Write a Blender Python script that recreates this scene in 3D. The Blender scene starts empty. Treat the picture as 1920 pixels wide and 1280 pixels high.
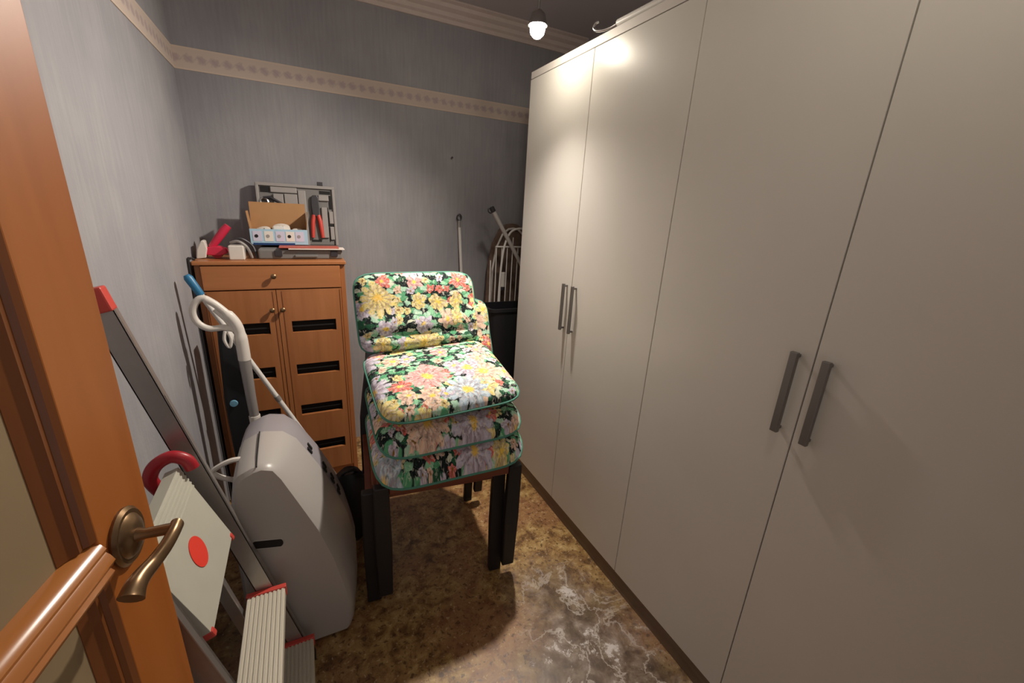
import bpy, bmesh, math, random
from mathutils import Vector, Matrix
random.seed(7)
SC = bpy.context.scene
COL = SC.collection
PI = math.pi

# ------------------------------------------------------------------ camera
cam_d = bpy.data.cameras.new('camera')
cam = bpy.data.objects.new('camera', cam_d); COL.objects.link(cam)
RX = Vector((0.8962, -0.4404, 0.0530)); UPV = Vector((0.0879, 0.2933, 0.9520)); BK = Vector((-0.4348, -0.8485, 0.3016))
cam.matrix_world = Matrix(((RX[0], UPV[0], BK[0], 0), (RX[1], UPV[1], BK[1], 0), (RX[2], UPV[2], BK[2], 1.5), (0, 0, 0, 1)))
cam_d.sensor_width = 36; cam_d.lens = 775.12 / 1920 * 36; cam_d.clip_start = 0.02
SC.camera = cam

# ------------------------------------------------------------------ light
world = bpy.data.worlds.new('world'); SC.world = world; world.use_nodes = True
bg = world.node_tree.nodes['Background']
bg.inputs[0].default_value = (1.0, 0.90, 0.87, 1); bg.inputs[1].default_value = 0.44
LAMP1_W = 138.0     # the ceiling spot in view
LAMP2_W = 10.0     # its twin nearer the doorway
LAMP_COL = (1.0, 0.90, 0.79)
vs = SC.view_settings
vs.view_transform = 'Standard'; vs.look = 'None'; vs.exposure = 0.12; vs.gamma = 1.0; vs.use_curve_mapping = False

# ------------------------------------------------------------------ node helpers
def newmat(name):
    m = bpy.data.materials.new(name); m.use_nodes = True
    nt = m.node_tree; b = nt.nodes['Principled BSDF']
    return m, nt, b
def col(c): return (c[0], c[1], c[2], 1)
def plain(name, c, rough=0.5, metal=0.0, noise=0.0, nscale=20.0, bump=0.0, emit=None, spec=None):
    m, nt, b = newmat(name)
    b.inputs['Base Color'].default_value = col(c); b.inputs['Roughness'].default_value = rough; b.inputs['Metallic'].default_value = metal
    if spec is not None: b.inputs['Specular IOR Level'].default_value = spec
    if noise or bump:
        tc = nt.nodes.new('ShaderNodeTexCoord'); n = nt.nodes.new('ShaderNodeTexNoise')
        n.inputs['Scale'].default_value = nscale; n.inputs['Detail'].default_value = 4
        nt.links.new(tc.outputs['Object'], n.inputs['Vector'])
        if noise:
            mx = nt.nodes.new('ShaderNodeMix'); mx.data_type = 'RGBA'
            mx.inputs[6].default_value = col([x * (1 - noise) for x in c]); mx.inputs[7].default_value = col([min(1, x * (1 + noise)) for x in c])
            nt.links.new(n.outputs['Fac'], mx.inputs[0]); nt.links.new(mx.outputs[2], b.inputs['Base Color'])
        if bump:
            bp = nt.nodes.new('ShaderNodeBump'); bp.inputs['Strength'].default_value = bump; bp.inputs['Distance'].default_value = 0.01
            nt.links.new(n.outputs['Fac'], bp.inputs['Height']); nt.links.new(bp.outputs[0], b.inputs['Normal'])
    if emit:
        b.inputs['Emission Color'].default_value = col(emit[0]); b.inputs['Emission Strength'].default_value = emit[1]
    return m
def wood(name, c1, c2, rough=0.35, axis='Z', scale=9.0):
    m, nt, b = newmat(name)
    tc = nt.nodes.new('ShaderNodeTexCoord'); mp = nt.nodes.new('ShaderNodeMapping')
    s = {'X': (0.06, 1, 1), 'Y': (1, 0.06, 1), 'Z': (1, 1, 0.06)}[axis]
    mp.inputs['Scale'].default_value = [k * scale * 3 for k in s]
    n = nt.nodes.new('ShaderNodeTexNoise'); n.inputs['Scale'].default_value = 1.5; n.inputs['Detail'].default_value = 5; n.inputs['Distortion'].default_value = 0.6
    r = nt.nodes.new('ShaderNodeValToRGB'); r.color_ramp.elements[0].position = 0.3; r.color_ramp.elements[1].position = 0.7
    r.color_ramp.elements[0].color = col(c1); r.color_ramp.elements[1].color = col(c2)
    nt.links.new(tc.outputs['Object'], mp.inputs[0]); nt.links.new(mp.outputs[0], n.inputs['Vector'])
    nt.links.new(n.outputs['Fac'], r.inputs[0]); nt.links.new(r.outputs[0], b.inputs['Base Color'])
    b.inputs['Roughness'].default_value = rough
    return m
class NT:
    """small expression helper over a node tree"""
    def __init__(s, nt): s.nt = nt
    def n(s, t): return s.nt.nodes.new(t)
    def put(s, sock, v):
        if isinstance(v, bpy.types.NodeSocket): s.nt.links.new(v, sock)
        else: sock.default_value = v
    def math(s, op, a, b=0.0, c=None):
        n = s.n('ShaderNodeMath'); n.operation = op; s.put(n.inputs[0], a); s.put(n.inputs[1], b)
        if c is not None: s.put(n.inputs[2], c)
        return n.outputs[0]
    def vmath(s, op, a, b=None, scale=None):
        n = s.n('ShaderNodeVectorMath'); n.operation = op; s.put(n.inputs[0], a)
        if b is not None: s.put(n.inputs[1], b)
        if scale is not None: s.put(n.inputs['Scale'], scale)
        return n.outputs['Value'] if op == 'LENGTH' else n.outputs[0]
    def mix(s, f, a, b, blend='MIX'):
        n = s.n('ShaderNodeMix'); n.data_type = 'RGBA'; n.blend_type = blend
        s.put(n.inputs[0], f); s.put(n.inputs[6], col(a) if isinstance(a, tuple) else a); s.put(n.inputs[7], col(b) if isinstance(b, tuple) else b)
        return n.outputs[2]
    def ramp(s, f, stops, interp='LINEAR'):
        n = s.n('ShaderNodeValToRGB'); cr = n.color_ramp; cr.interpolation = interp
        while len(cr.elements) < len(stops): cr.elements.new(0.5)
        for e, (p, c) in zip(cr.elements, stops): e.position = p; e.color = col(c)
        s.put(n.inputs[0], f); return n.outputs[0]
    def step(s, x, a, b):
        n = s.n('ShaderNodeMapRange'); n.interpolation_type = 'SMOOTHSTEP'; s.put(n.inputs[0], x); s.put(n.inputs[1], a); s.put(n.inputs[2], b)
        return n.outputs[0]
    def noise(s, v, scale, detail=4, dist=0.0, dim='3D', rough=0.5):
        n = s.n('ShaderNodeTexNoise'); n.noise_dimensions = dim; s.put(n.inputs['Vector'], v)
        n.inputs['Scale'].default_value = scale; n.inputs['Detail'].default_value = detail; n.inputs['Distortion'].default_value = dist; n.inputs['Roughness'].default_value = rough
        return n.outputs['Fac'], n.outputs['Color']
    def sep(s, v):
        n = s.n('ShaderNodeSeparateXYZ'); s.put(n.inputs[0], v); return n.outputs

def floral(name, seed=0.0):
    m, nt, b = newmat(name); h = NT(nt)
    uv = h.n('ShaderNodeUVMap').outputs[0]
    uv = h.vmath('ADD', uv, (seed * 3.17, seed * 1.93, 0))
    wob = h.vmath('SCALE', h.vmath('SUBTRACT', h.noise(uv, 18, 2, dim='2D')[1], (0.5, 0.5, 0.5)), scale=0.030)
    wob2 = h.vmath('SCALE', h.vmath('SUBTRACT', h.noise(uv, 75, 2, dim='2D')[1], (0.5, 0.5, 0.5)), scale=0.012)
    p = h.vmath('ADD', h.vmath('ADD', uv, wob), wob2)
    # leaves on a near-black ground
    lv = h.vmath('MULTIPLY', p, (30, 52, 1))
    v0 = h.n('ShaderNodeTexVoronoi'); v0.voronoi_dimensions = '2D'; h.put(v0.inputs['Vector'], lv); v0.inputs['Scale'].default_value = 1
    lr = h.sep(v0.outputs['Color'])[0]
    leaf = h.ramp(lr, [(0.0, (0.006, 0.012, 0.012)), (0.16, (0.02, 0.10, 0.05)), (0.30, (0.10, 0.36, 0.18)), (0.52, (0.26, 0.56, 0.34)), (0.76, (0.40, 0.64, 0.48)), (0.92, (0.62, 0.66, 0.52))], 'CONSTANT')
    edge = h.step(v0.outputs['Distance'], 0.42, 0.62)
    c = h.mix(edge, leaf, (0.008, 0.014, 0.016))
    def flowers(c, scale, R, k, stops, cen, keep, sx):
        q = h.vmath('ADD', h.vmath('SCALE', p, scale=scale), (sx, sx * 0.7, 0))
        v = h.n('ShaderNodeTexVoronoi'); v.voronoi_dimensions = '2D'; v.inputs['Scale'].default_value = 1; v.inputs['Randomness'].default_value = 0.75
        h.put(v.inputs['Vector'], q)
        d = h.vmath('SUBTRACT', q, v.outputs['Position']); x, y, _ = h.sep(d)
        rnd = h.sep(v.outputs['Color'])
        ang = h.math('ARCTAN2', y, x); r = h.math('SQRT', h.math('ADD', h.math('MULTIPLY', x, x), h.math('MULTIPLY', y, y)))
        pet = h.math('ABSOLUTE', h.math('COSINE', h.math('MULTIPLY_ADD', ang, k / 2, h.math('MULTIPLY', rnd[1], 6.0))))
        rad = h.math('MULTIPLY_ADD', h.math('POWER', pet, 0.6), 0.42 * R, 0.58 * R)
        rad = h.math('MULTIPLY', rad, h.math('MULTIPLY_ADD', rnd[2], 0.4, 0.75))
        mask = h.math('MULTIPLY', h.step(h.math('SUBTRACT', rad, r), 0.0, 0.03), h.math('GREATER_THAN', rnd[1], 1 - keep))
        pc = h.ramp(rnd[0], stops, 'CONSTANT')
        t = h.math('DIVIDE', r, rad)
        streak = h.math('COSINE', h.math('MULTIPLY', ang, k * 2.0))
        pc = h.mix(h.math('MULTIPLY', h.step(streak, 0.2, 1.0), 0.35), pc, (0.85, 0.80, 0.78))
        pc = h.mix(h.math('MULTIPLY', h.math('SUBTRACT', 1.0, pet), 0.55), pc, (0.15, 0.07, 0.07))
        ring = h.math('MULTIPLY', h.step(t, 0.42, 0.52), h.math('SUBTRACT', 1.0, h.step(t, 0.55, 0.68)))
        pc = h.mix(h.math('MULTIPLY', ring, 0.35), pc, (0.30, 0.16, 0.18))
        pc = h.mix(h.math('SUBTRACT', 1.0, h.step(t, 0.16, 0.34)), pc, cen)
        return h.mix(mask, c, pc)
    red, pink, org, yel, lil, blu, pch = (0.72, 0.14, 0.10), (0.80, 0.38, 0.36), (0.80, 0.43, 0.20), (0.82, 0.68, 0.24), (0.58, 0.55, 0.68), (0.47, 0.60, 0.70), (0.84, 0.58, 0.42)
    c = flowers(c, 24, 0.45, 5, [(0, yel), (0.35, pch), (0.55, red), (0.75, lil)], (0.25, 0.12, 0.02), 0.48, 3.3)
    c = flowers(c, 12.5, 0.50, 6, [(0, pink), (0.2, yel), (0.4, lil), (0.58, red), (0.78, pch)], (0.85, 0.6, 0.1), 0.60, 7.7)
    c = flowers(c, 6.6, 0.50, 11, [(0, pch), (0.22, lil), (0.42, yel), (0.55, blu), (0.72, pink), (0.86, lil)], (0.88, 0.58, 0.12), 0.62, 1.1)
    mot = h.noise(uv, 95, 3, 0.8, dim='2D')[0]
    c = h.mix(h.math('MULTIPLY', h.step(mot, 0.56, 0.72), 0.55), c, (0.05, 0.09, 0.07))
    c = h.mix(h.math('MULTIPLY', h.math('SUBTRACT', 1.0, h.step(mot, 0.28, 0.44)), 0.55), c, (0.78, 0.76, 0.66))
    nt.links.new(c, b.inputs['Base Color']); b.inputs['Roughness'].default_value = 0.85
    b.inputs['Specular IOR Level'].default_value = 0.2
    bf = h.noise(uv, 240, 2, dim='2D')[0]
    bp = h.n('ShaderNodeBump'); bp.inputs['Strength'].default_value = 0.15; bp.inputs['Distance'].default_value = 0.003; h.put(bp.inputs['Height'], bf); nt.links.new(bp.outputs[0], b.inputs['Normal'])
    return m

def wallpaper(name):
    m, nt, b = newmat(name); h = NT(nt)
    o = h.n('ShaderNodeTexCoord').outputs['Object']
    a = h.noise(o, 3.2, 5, 0.3)[0]
    st = h.noise(h.vmath('MULTIPLY', o, (90, 90, 6)), 1.0, 3)[0]
    f = h.math('ADD', h.math('MULTIPLY', a, 0.65), h.math('MULTIPLY', st, 0.35))
    c = h.ramp(f, [(0.30, (0.25, 0.247, 0.268)), (0.5, (0.298, 0.292, 0.31)), (0.7, (0.352, 0.346, 0.356))])
    nt.links.new(c, b.inputs['Base Color']); b.inputs['Roughness'].default_value = 0.75
    bp = h.n('ShaderNodeBump'); bp.inputs['Strength'].default_value = 0.12; bp.inputs['Distance'].default_value = 0.004
    h.put(bp.inputs['Height'], h.noise(o, 120, 3)[0]); nt.links.new(bp.outputs[0], b.inputs['Normal'])
    return m
def border_paper(name, ax):
    m, nt, b = newmat(name); h = NT(nt)
    o = h.n('ShaderNodeTexCoord').outputs['Object']; s = h.sep(o)
    u = s[0] if ax == 'X' else s[1]; z = s[2]      # z measured from the band's own centre
    uu = h.math('MULTIPLY', u, 1 / 0.050)
    fr = h.math('SUBTRACT', h.math('FRACT', uu), 0.5)
    zz = h.math('MULTIPLY', z, 1 / 0.050)
    n = h.noise(o, 70, 2)[0]
    d = h.math('SQRT', h.math('ADD', h.math('MULTIPLY', fr, fr), h.math('MULTIPLY', zz, zz)))
    d = h.math('ADD', d, h.math('MULTIPLY', h.math('SUBTRACT', n, 0.5), 0.55))
    motif = h.math('SUBTRACT', 1.0, h.step(d, 0.20, 0.46))
    vine = h.math('ABSOLUTE', h.math('SUBTRACT', zz, h.math('MULTIPLY', h.math('SINE', h.math('MULTIPLY', uu, 2 * PI)), 0.18)))
    vm = h.math('SUBTRACT', 1.0, h.step(vine, 0.03, 0.14))
    base = (0.54, 0.45, 0.39)
    c = h.mix(h.math('MULTIPLY', vm, 0.35), base, (0.38, 0.33, 0.33))
    c = h.mix(h.math('MULTIPLY', motif, 0.55), c, (0.33, 0.25, 0.28))
    rim = h.step(h.math('ABSOLUTE', z), 0.036, 0.042)
    c = h.mix(h.math('MULTIPLY', rim, 0.6), c, (0.62, 0.50, 0.40))
    nt.links.new(c, b.inputs['Base Color']); b.inputs['Roughness'].default_value = 0.7
    return m
def floor_mat(name):
    m, nt, b = newmat(name); h = NT(nt)
    o = h.n('ShaderNodeTexCoord').outputs['Object']
    big = h.noise(o, 3.0, 4, 0.4)[0]
    mid = h.noise(o, 17, 8, 0.35, rough=0.68)[0]
    fine = h.noise(o, 60, 5, 0.3, rough=0.6)[0]
    c = h.ramp(mid, [(0.32, (0.075, 0.036, 0.012)), (0.43, (0.19, 0.098, 0.033)), (0.52, (0.31, 0.185, 0.064)), (0.62, (0.42, 0.285, 0.115)), (0.72, (0.55, 0.42, 0.22))])
    c = h.mix(h.math('MULTIPLY', h.step(big, 0.46, 0.60), 0.55), c, (0.27, 0.120, 0.058))
    spk = h.math('SUBTRACT', 1.0, h.step(fine, 0.37, 0.43))
    c = h.mix(h.math('MULTIPLY', spk, 0.75), c, (0.055, 0.028, 0.014))
    lt = h.step(fine, 0.60, 0.66)
    c = h.mix(h.math('MULTIPLY', lt, 0.55), c, (0.60, 0.46, 0.26))
    # worn, whitish limy crusts and cracks towards the near right side
    s = h.sep(o)
    dx = h.math('SUBTRACT', s[0], 0.80); dy = h.math('SUBTRACT', s[1], 0.72)
    rr = h.math('SQRT', h.math('ADD', h.math('MULTIPLY', dx, dx), h.math('MULTIPLY', h.math('MULTIPLY', dy, dy), 0.45)))
    near = h.math('SUBTRACT', 1.0, h.step(h.math('ADD', rr, h.math('MULTIPLY', big, 0.35)), 0.30, 0.56))
    grey = h.ramp(h.noise(o, 13, 8, 0.3, rough=0.65)[0], [(0.38, (0.040, 0.024, 0.016)), (0.47, (0.105, 0.070, 0.050)), (0.56, (0.20, 0.155, 0.125)), (0.66, (0.34, 0.29, 0.255))])
    c = h.mix(h.math('MULTIPLY', near, 0.85), c, grey)
    blot = h.math('MULTIPLY', h.step(h.noise(o, 6.5, 10, 0.2, rough=0.78)[0], 0.575, 0.61), near)
    c = h.mix(h.math('MULTIPLY', blot, 0.8), c, (0.66, 0.62, 0.60))
    vein = h.math('ABSOLUTE', h.math('SUBTRACT', h.noise(o, 4.5, 7, 0.5, rough=0.6)[0], 0.5))
    vm = h.math('SUBTRACT', 1.0, h.step(vein, 0.004, 0.016))
    c = h.mix(h.math('MULTIPLY', h.math('MULTIPLY', vm, 0.55), near), c, (0.60, 0.54, 0.48))
    nt.links.new(c, b.inputs['Base Color'])
    h.put(b.inputs['Roughness'], h.math('MULTIPLY_ADD', fine, 0.25, 0.27))
    bp = h.n('ShaderNodeBump'); bp.inputs['Strength'].default_value = 0.10; bp.inputs['Distance'].default_value = 0.003
    h.put(bp.inputs['Height'], mid); nt.links.new(bp.outputs[0], b.inputs['Normal'])
    return m

M = dict(
    wallpaper=wallpaper('blue_grey_wallpaper'), border_x=border_paper('paper_border_back', 'X'), border_y=border_paper('paper_border_left', 'Y'),
    ceiling=plain('ceiling_paint', (0.48, 0.44, 0.45), 0.6), crown=plain('crown_paint', (0.60, 0.51, 0.47), 0.6, noise=0.08),
    floor=floor_mat('worn_marbled_floor'),
    wardrobe=plain('off_white_laminate', (0.70, 0.672, 0.62), 0.33, noise=0.03, nscale=6), wardrobe_edge=plain('laminate_edge', (0.66, 0.62, 0.58), 0.45),
    plinth=wood('plinth_wood', (0.15, 0.10, 0.068), (0.21, 0.15, 0.10), 0.5, 'Y'),
    steel=plain('brushed_steel', (0.25, 0.24, 0.24), 0.38, 0.85),
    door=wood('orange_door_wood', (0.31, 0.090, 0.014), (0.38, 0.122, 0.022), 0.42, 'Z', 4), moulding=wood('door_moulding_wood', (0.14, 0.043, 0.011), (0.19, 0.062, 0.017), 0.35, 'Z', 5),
    bar=wood('glazing_bar_wood', (0.34, 0.12, 0.030), (0.43, 0.165, 0.045), 0.22, 'Y', 5),
    frost=plain('frosted_tan_glass', (0.25, 0.185, 0.105), 0.45, noise=0.08, nscale=8),
    brass=plain('aged_brass', (0.24, 0.155, 0.085), 0.34, 0.85, noise=0.25, nscale=60),
    cherry=wood('cherry_cabinet_wood', (0.33, 0.120, 0.040), (0.42, 0.165, 0.060), 0.38, 'Z', 5), cherry_h=wood('cherry_cabinet_wood_flat', (0.35, 0.13, 0.045), (0.44, 0.175, 0.065), 0.38, 'X', 5),
    black=plain('black_paint', (0.012, 0.011, 0.013), 0.5), blackplastic=plain('black_plastic', (0.008, 0.008, 0.010), 0.5), dark=plain('dark_recess', (0.008, 0.007, 0.007), 0.8),
    seatwood=wood('red_brown_seat_wood', (0.14, 0.035, 0.018), (0.20, 0.055, 0.028), 0.4, 'X', 4),
    piping=plain('green_piping', (0.07, 0.24, 0.18), 0.7), 
    alu=plain('brushed_aluminium', (0.40, 0.37, 0.355), 0.38, 0.75, noise=0.06, nscale=30), tread=plain('ribbed_tread', (0.62, 0.58, 0.48), 0.45, 0.25),
    platform=plain('platform_grey_plastic', (0.44, 0.43, 0.36), 0.55, noise=0.05), redplastic=plain('red_plastic', (0.55, 0.06, 0.045), 0.4), darkred=plain('dark_red_plastic', (0.36, 0.015, 0.025), 0.35), dot=plain('red_sticker', (0.75, 0.05, 0.03), 0.5),
    heater=plain('grey_appliance_plastic', (0.40, 0.375, 0.355), 0.34), heater_shade=plain('shaded_grey_plastic', (0.29, 0.27, 0.29), 0.42),  # second grey is darker and violet: weaker light on the vent casing, put into colour
    white=plain('white_plastic', (0.66, 0.62, 0.57), 0.4), whiteenamel=plain('white_enamel', (0.70, 0.68, 0.65), 0.35), greytube=plain('grey_tube', (0.33, 0.31, 0.30), 0.35, 0.3),
    blue=plain('blue_grip', (0.02, 0.16, 0.32), 0.4), cyan=plain('pale_blue_button', (0.16, 0.36, 0.50), 0.35),
    card=plain('cardboard', (0.40, 0.215, 0.095), 0.85, noise=0.12), lightblue=plain('light_blue_print', (0.36, 0.54, 0.66), 0.6), lilacprint=plain('lilac_print', (0.56, 0.54, 0.66), 0.6), cream=plain('cream_print', (0.70, 0.66, 0.60), 0.6),
    casegrey=plain('tool_case_grey', (0.17, 0.165, 0.16), 0.5), caselight=plain('tool_case_light', (0.30, 0.28, 0.27), 0.5),
    chrome=plain('chrome', (0.6, 0.6, 0.6), 0.2, 1.0), gunmetal=plain('gunmetal', (0.05, 0.048, 0.055), 0.4, 0.4),
    legtube=plain('pale_grey_tube', (0.50, 0.48, 0.46), 0.35, 0.1),
    crimson=plain('crimson_plastic', (0.60, 0.025, 0.07), 0.4),
    brownfab=plain('brown_board_cover', (0.15, 0.10, 0.075), 0.9, noise=0.7, nscale=26), paper=plain('paper', (0.72, 0.66, 0.60), 0.7), redprint=plain('red_print', (0.45, 0.10, 0.07), 0.6),
    yellow=plain('yellow_label', (0.62, 0.46, 0.08), 0.6), bottleblue=plain('dark_blue_plastic', (0.015, 0.05, 0.16), 0.35),
    bulb=plain('lit_bulb', (1, 1, 1), 0.5, emit=((1.0, 0.90, 0.74), 150.0)), lampmetal=plain('lamp_metal', (0.35, 0.34, 0.34), 0.3, 0.9),
    fl_top=floral('floral_fabric', 0.0), fl_mid=floral('floral_fabric_pink', 1.3), fl_low=floral('floral_fabric_dark', 2.6),
)

# ------------------------------------------------------------------ mesh helpers
ORG = {}
def tag(o, label=None, cat=None, group=None, kind=None):
    if label: o['label'] = label
    if cat: o['category'] = cat
    if group: o['group'] = group
    if kind: o['kind'] = kind
    return o
def thing(name, label=None, cat=None, loc=(0, 0, 0), rot=(0, 0, 0), group=None, kind=None, local=False):
    o = bpy.data.objects.new(name, None); COL.objects.link(o)
    o.location = loc; o.rotation_euler = rot; o.empty_display_size = 0.05
    ORG[o] = Vector((0, 0, 0)) if local else Vector(loc)
    return tag(o, label, cat, group, kind)
class MB:
    def __init__(s): s.v = []; s.f = []; s.uv = {}
    def add(s, vs, fs):
        o = len(s.v); s.v += [Vector(v) for v in vs]; s.f += [tuple(i + o for i in f) for f in fs]; return s
    def box(s, a, b, mat=None):
        (x0, y0, z0), (x1, y1, z1) = a, b
        vs = [Vector(p) for p in ((x0, y0, z0), (x1, y0, z0), (x1, y1, z0), (x0, y1, z0), (x0, y0, z1), (x1, y0, z1), (x1, y1, z1), (x0, y1, z1))]
        if mat is not None: vs = [mat @ v for v in vs]
        return s.add(vs, [(3, 2, 1, 0), (4, 5, 6, 7), (0, 1, 5, 4), (1, 2, 6, 5), (2, 3, 7, 6), (3, 0, 4, 7)])
    def prism(s, poly, a, b, axis='Y'):
        """poly: list of 2-D points; extruded from a to b on axis"""
        def p3(p, t): return {'X': (t, p[0], p[1]), 'Y': (p[0], t, p[1]), 'Z': (p[0], p[1], t)}[axis]
        n = len(poly); vs = [p3(p, a) for p in poly] + [p3(p, b) for p in poly]
        fs = [tuple(range(n - 1, -1, -1)), tuple(range(n, 2 * n))] + [(i, (i + 1) % n, n + (i + 1) % n, n + i) for i in range(n)]
        return s.add(vs, fs)
    def loft(s, rings, caps=True):
        n = len(rings[0]); vs = [p for r in rings for p in r]; fs = []
        for k in range(len(rings) - 1):
            for i in range(n): fs.append((k * n + i, k * n + (i + 1) % n, (k + 1) * n + (i + 1) % n, (k + 1) * n + i))
        if caps: fs += [tuple(range(n - 1, -1, -1)), tuple(range((len(rings) - 1) * n, len(rings) * n))]
        return s.add(vs, fs)
    def tube(s, pts, r, n=10, closed=False, flat=1.0):
        pts = [Vector(p) for p in pts]; m = len(pts); rs = r if isinstance(r, (list, tuple)) else [r] * m
        rings = []; prev = None
        for i, p in enumerate(pts):
            t = (pts[(i + 1) % m] - pts[i - 1]) if closed else (pts[min(i + 1, m - 1)] - pts[max(i - 1, 0)])
            t.normalize()
            a = prev if prev is not None else (Vector((0, 0, 1)) if abs(t.z) < 0.9 else Vector((0, 1, 0)))
            e1 = (a - t * a.dot(t)).normalized(); e2 = t.cross(e1); prev = e1
            rings.append([p + (e1 * math.cos(2 * PI * k / n) + e2 * math.sin(2 * PI * k / n) * flat) * rs[i] for k in range(n)])
        if closed: rings.append(rings[0]); return s.loft(rings, False)
        return s.loft(rings)
    def lathe(s, prof, c=(0, 0, 0), n=20, mat=None):
        """prof: (radius, height) pairs about local Z"""
        rings = []
        for r, z in prof:
            ring = [Vector((r * math.cos(2 * PI * k / n), r * math.sin(2 * PI * k / n), z)) for k in range(n)]
            if mat is not None: ring = [mat @ v for v in ring]
            rings.append([v + Vector(c) for v in ring])
        return s.loft(rings)
    def build(s, name, mat, parent=None, smooth=False, bevel=0.0, seg=2, weld=False):
        me = bpy.data.meshes.new(name)
        o0 = ORG[parent] if parent is not None else Vector((0, 0, 0))
        bm = bmesh.new()
        vv = [bm.verts.new(v - o0) for v in s.v]
        uvl = bm.loops.layers.uv.new('UVMap') if s.uv else None
        for f in s.f:
            try: face = bm.faces.new([vv[i] for i in f])
            except ValueError: continue
            if uvl:
                for l, i in zip(face.loops, f): l[uvl].uv = s.uv.get(i, (0, 0))
        bmesh.ops.recalc_face_normals(bm, faces=bm.faces)
        if weld: bmesh.ops.remove_doubles(bm, verts=bm.verts, dist=1e-5)
        for f in bm.faces: f.smooth = smooth
        bm.to_mesh(me); bm.free()
        me.materials.append(M[mat] if isinstance(mat, str) else mat)
        o = bpy.data.objects.new(name, me); COL.objects.link(o)
        if parent is not None: o.parent = parent
        ORG[o] = o0
        if bevel:
            md = o.modifiers.new('bevel', 'BEVEL'); md.width = bevel; md.segments = seg; md.limit_method = 'ANGLE'; md.angle_limit = 0.6
        if smooth:
            try: me.set_sharp_from_angle(angle=0.7)
            except Exception: pass
        return o
def arc(c, r, a0, a1, n, e1, e2):
    c, e1, e2 = Vector(c), Vector(e1), Vector(e2)
    return [c + e1 * r * math.cos(a0 + (a1 - a0) * k / n) + e2 * r * math.sin(a0 + (a1 - a0) * k / n) for k in range(n + 1)]
def spline(P, n=6):
    P = [Vector(p) for p in P]; out = []
    for i in range(len(P) - 1):
        p0, p1, p2, p3 = P[max(i - 1, 0)], P[i], P[i + 1], P[min(i + 2, len(P) - 1)]
        for k in range(n):
            t = k / n
            out.append(0.5 * ((2 * p1) + (p2 - p0) * t + (2 * p0 - 5 * p1 + 4 * p2 - p3) * t * t + (3 * p1 - p0 - 3 * p2 + p3) * t ** 3))
    return out + [P[-1]]
def structure(o): o['kind'] = 'structure'; return o

# ------------------------------------------------------------------ the room
XL, YB, XR, YF, ZC = -0.448, 2.62, 1.72, -0.10, 2.55
structure(MB().box((XL - 0.1, YF - 0.8, -0.1), (XR + 0.1, YB + 0.1, 0)).build('floor', 'floor'))
structure(MB().box((XL - 0.1, YF - 0.8, ZC), (XR + 0.1, YB + 0.1, ZC + 0.1)).build('ceiling', 'ceiling'))
structure(MB().box((XL - 0.1, YF, 0), (XL, YB + 0.1, ZC)).build('wall_left', 'wallpaper'))
structure(MB().box((XL, YB, 0), (XR + 0.1, YB + 0.1, ZC)).build('wall_back', 'wallpaper'))
structure(MB().box((XR, YF, 0), (XR + 0.1, YB, ZC)).build('wall_right', 'wallpaper'))
wf = MB().box((XL, YF - 0.1, 0), (-0.41, YF, ZC)).box((0.45, YF - 0.1, 0), (XR, YF, ZC)).box((-0.41, YF - 0.1, 2.13), (0.45, YF, ZC))
structure(wf.build('wall_front', 'wallpaper'))
# crown moulding under the ceiling (stepped profile)
prof = [(0, 0), (-0.012, 0), (-0.016, 0.018), (-0.030, 0.026), (-0.036, 0.044), (-0.060, 0.056), (-0.066, 0.072), (-0.085, 0.078), (-0.085, 0.086), (0, 0.086)]
structure(MB().prism([(YB + p[0], 2.464 + p[1]) for p in prof], XL, XR, 'X').build('trim_1', 'crown'))
structure(MB().prism([(XL - p[0], 2.464 + p[1]) for p in prof], YF, YB - 0.085, 'Y').build('trim_2', 'crown'))
# printed paper border on the two walls, its own object centre at mid height for the pattern
def band(name, a, b, mat):
    c = [(p + q) / 2 for p, q in zip(a, b)]
    o = MB().box([p - q for p, q in zip(a, c)], [p - q for p, q in zip(b, c)]).build(name, mat); o.location = c
    return structure(o)
band('trim_3', (XL, YB - 0.003, 2.032), (XR, YB, 2.124), 'border_x')
band('trim_4', (XL, YF, 2.032), (XL + 0.003, YB - 0.003, 2.124), 'border_y')

# ------------------------------------------------------------------ wardrobe
XW = 1.058
W = thing('wardrobe', 'tall off-white laminate wardrobe with four plain doors along the right side', 'wardrobe', (1.36, 1.0, 0))
MB().box((XW + 0.022, -0.010, 0.079), (1.66, 2.022, 2.103)).build('body', 'wardrobe_edge', W, bevel=0.001)
MB().box((XW + 0.004, -0.012, 2.107), (1.66, 2.024, 2.137)).build('top_panel', 'wardrobe_edge', W, bevel=0.0015)
MB().box((XW + 0.006, -0.010, 0.0), (1.64, 2.022, 0.076)).build('plinth', 'plinth', W, bevel=0.001)
ye = [2.020, 1.513, 1.004, 0.499, -0.008]
for i in range(4):
    a, b = ye[i + 1] + 0.0016, ye[i] - 0.0016
    d = MB().box((XW, a, 0.080), (XW + 0.020, b, 2.102)).build('door', 'wardrobe', W, bevel=0.0012)
    yh = a + 0.034 if i % 2 == 0 else b - 0.034
    z0, z1 = (0.985, 1.200) if i < 2 else (1.000, 1.213)
    hwid = 0.006 if i < 2 else 0.009
    hb = MB().box((XW - 0.026, yh - hwid, z0), (XW - 0.014, yh + hwid, z1))
    for zz in (z0 + 0.006, z1 - 0.014): hb.box((XW - 0.014, yh - 0.005, zz), (XW + 0.001, yh + 0.005, zz + 0.008))
    tag(hb.build('handle', 'steel', d, bevel=0.0015), 'slim brushed steel bar handle')
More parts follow.
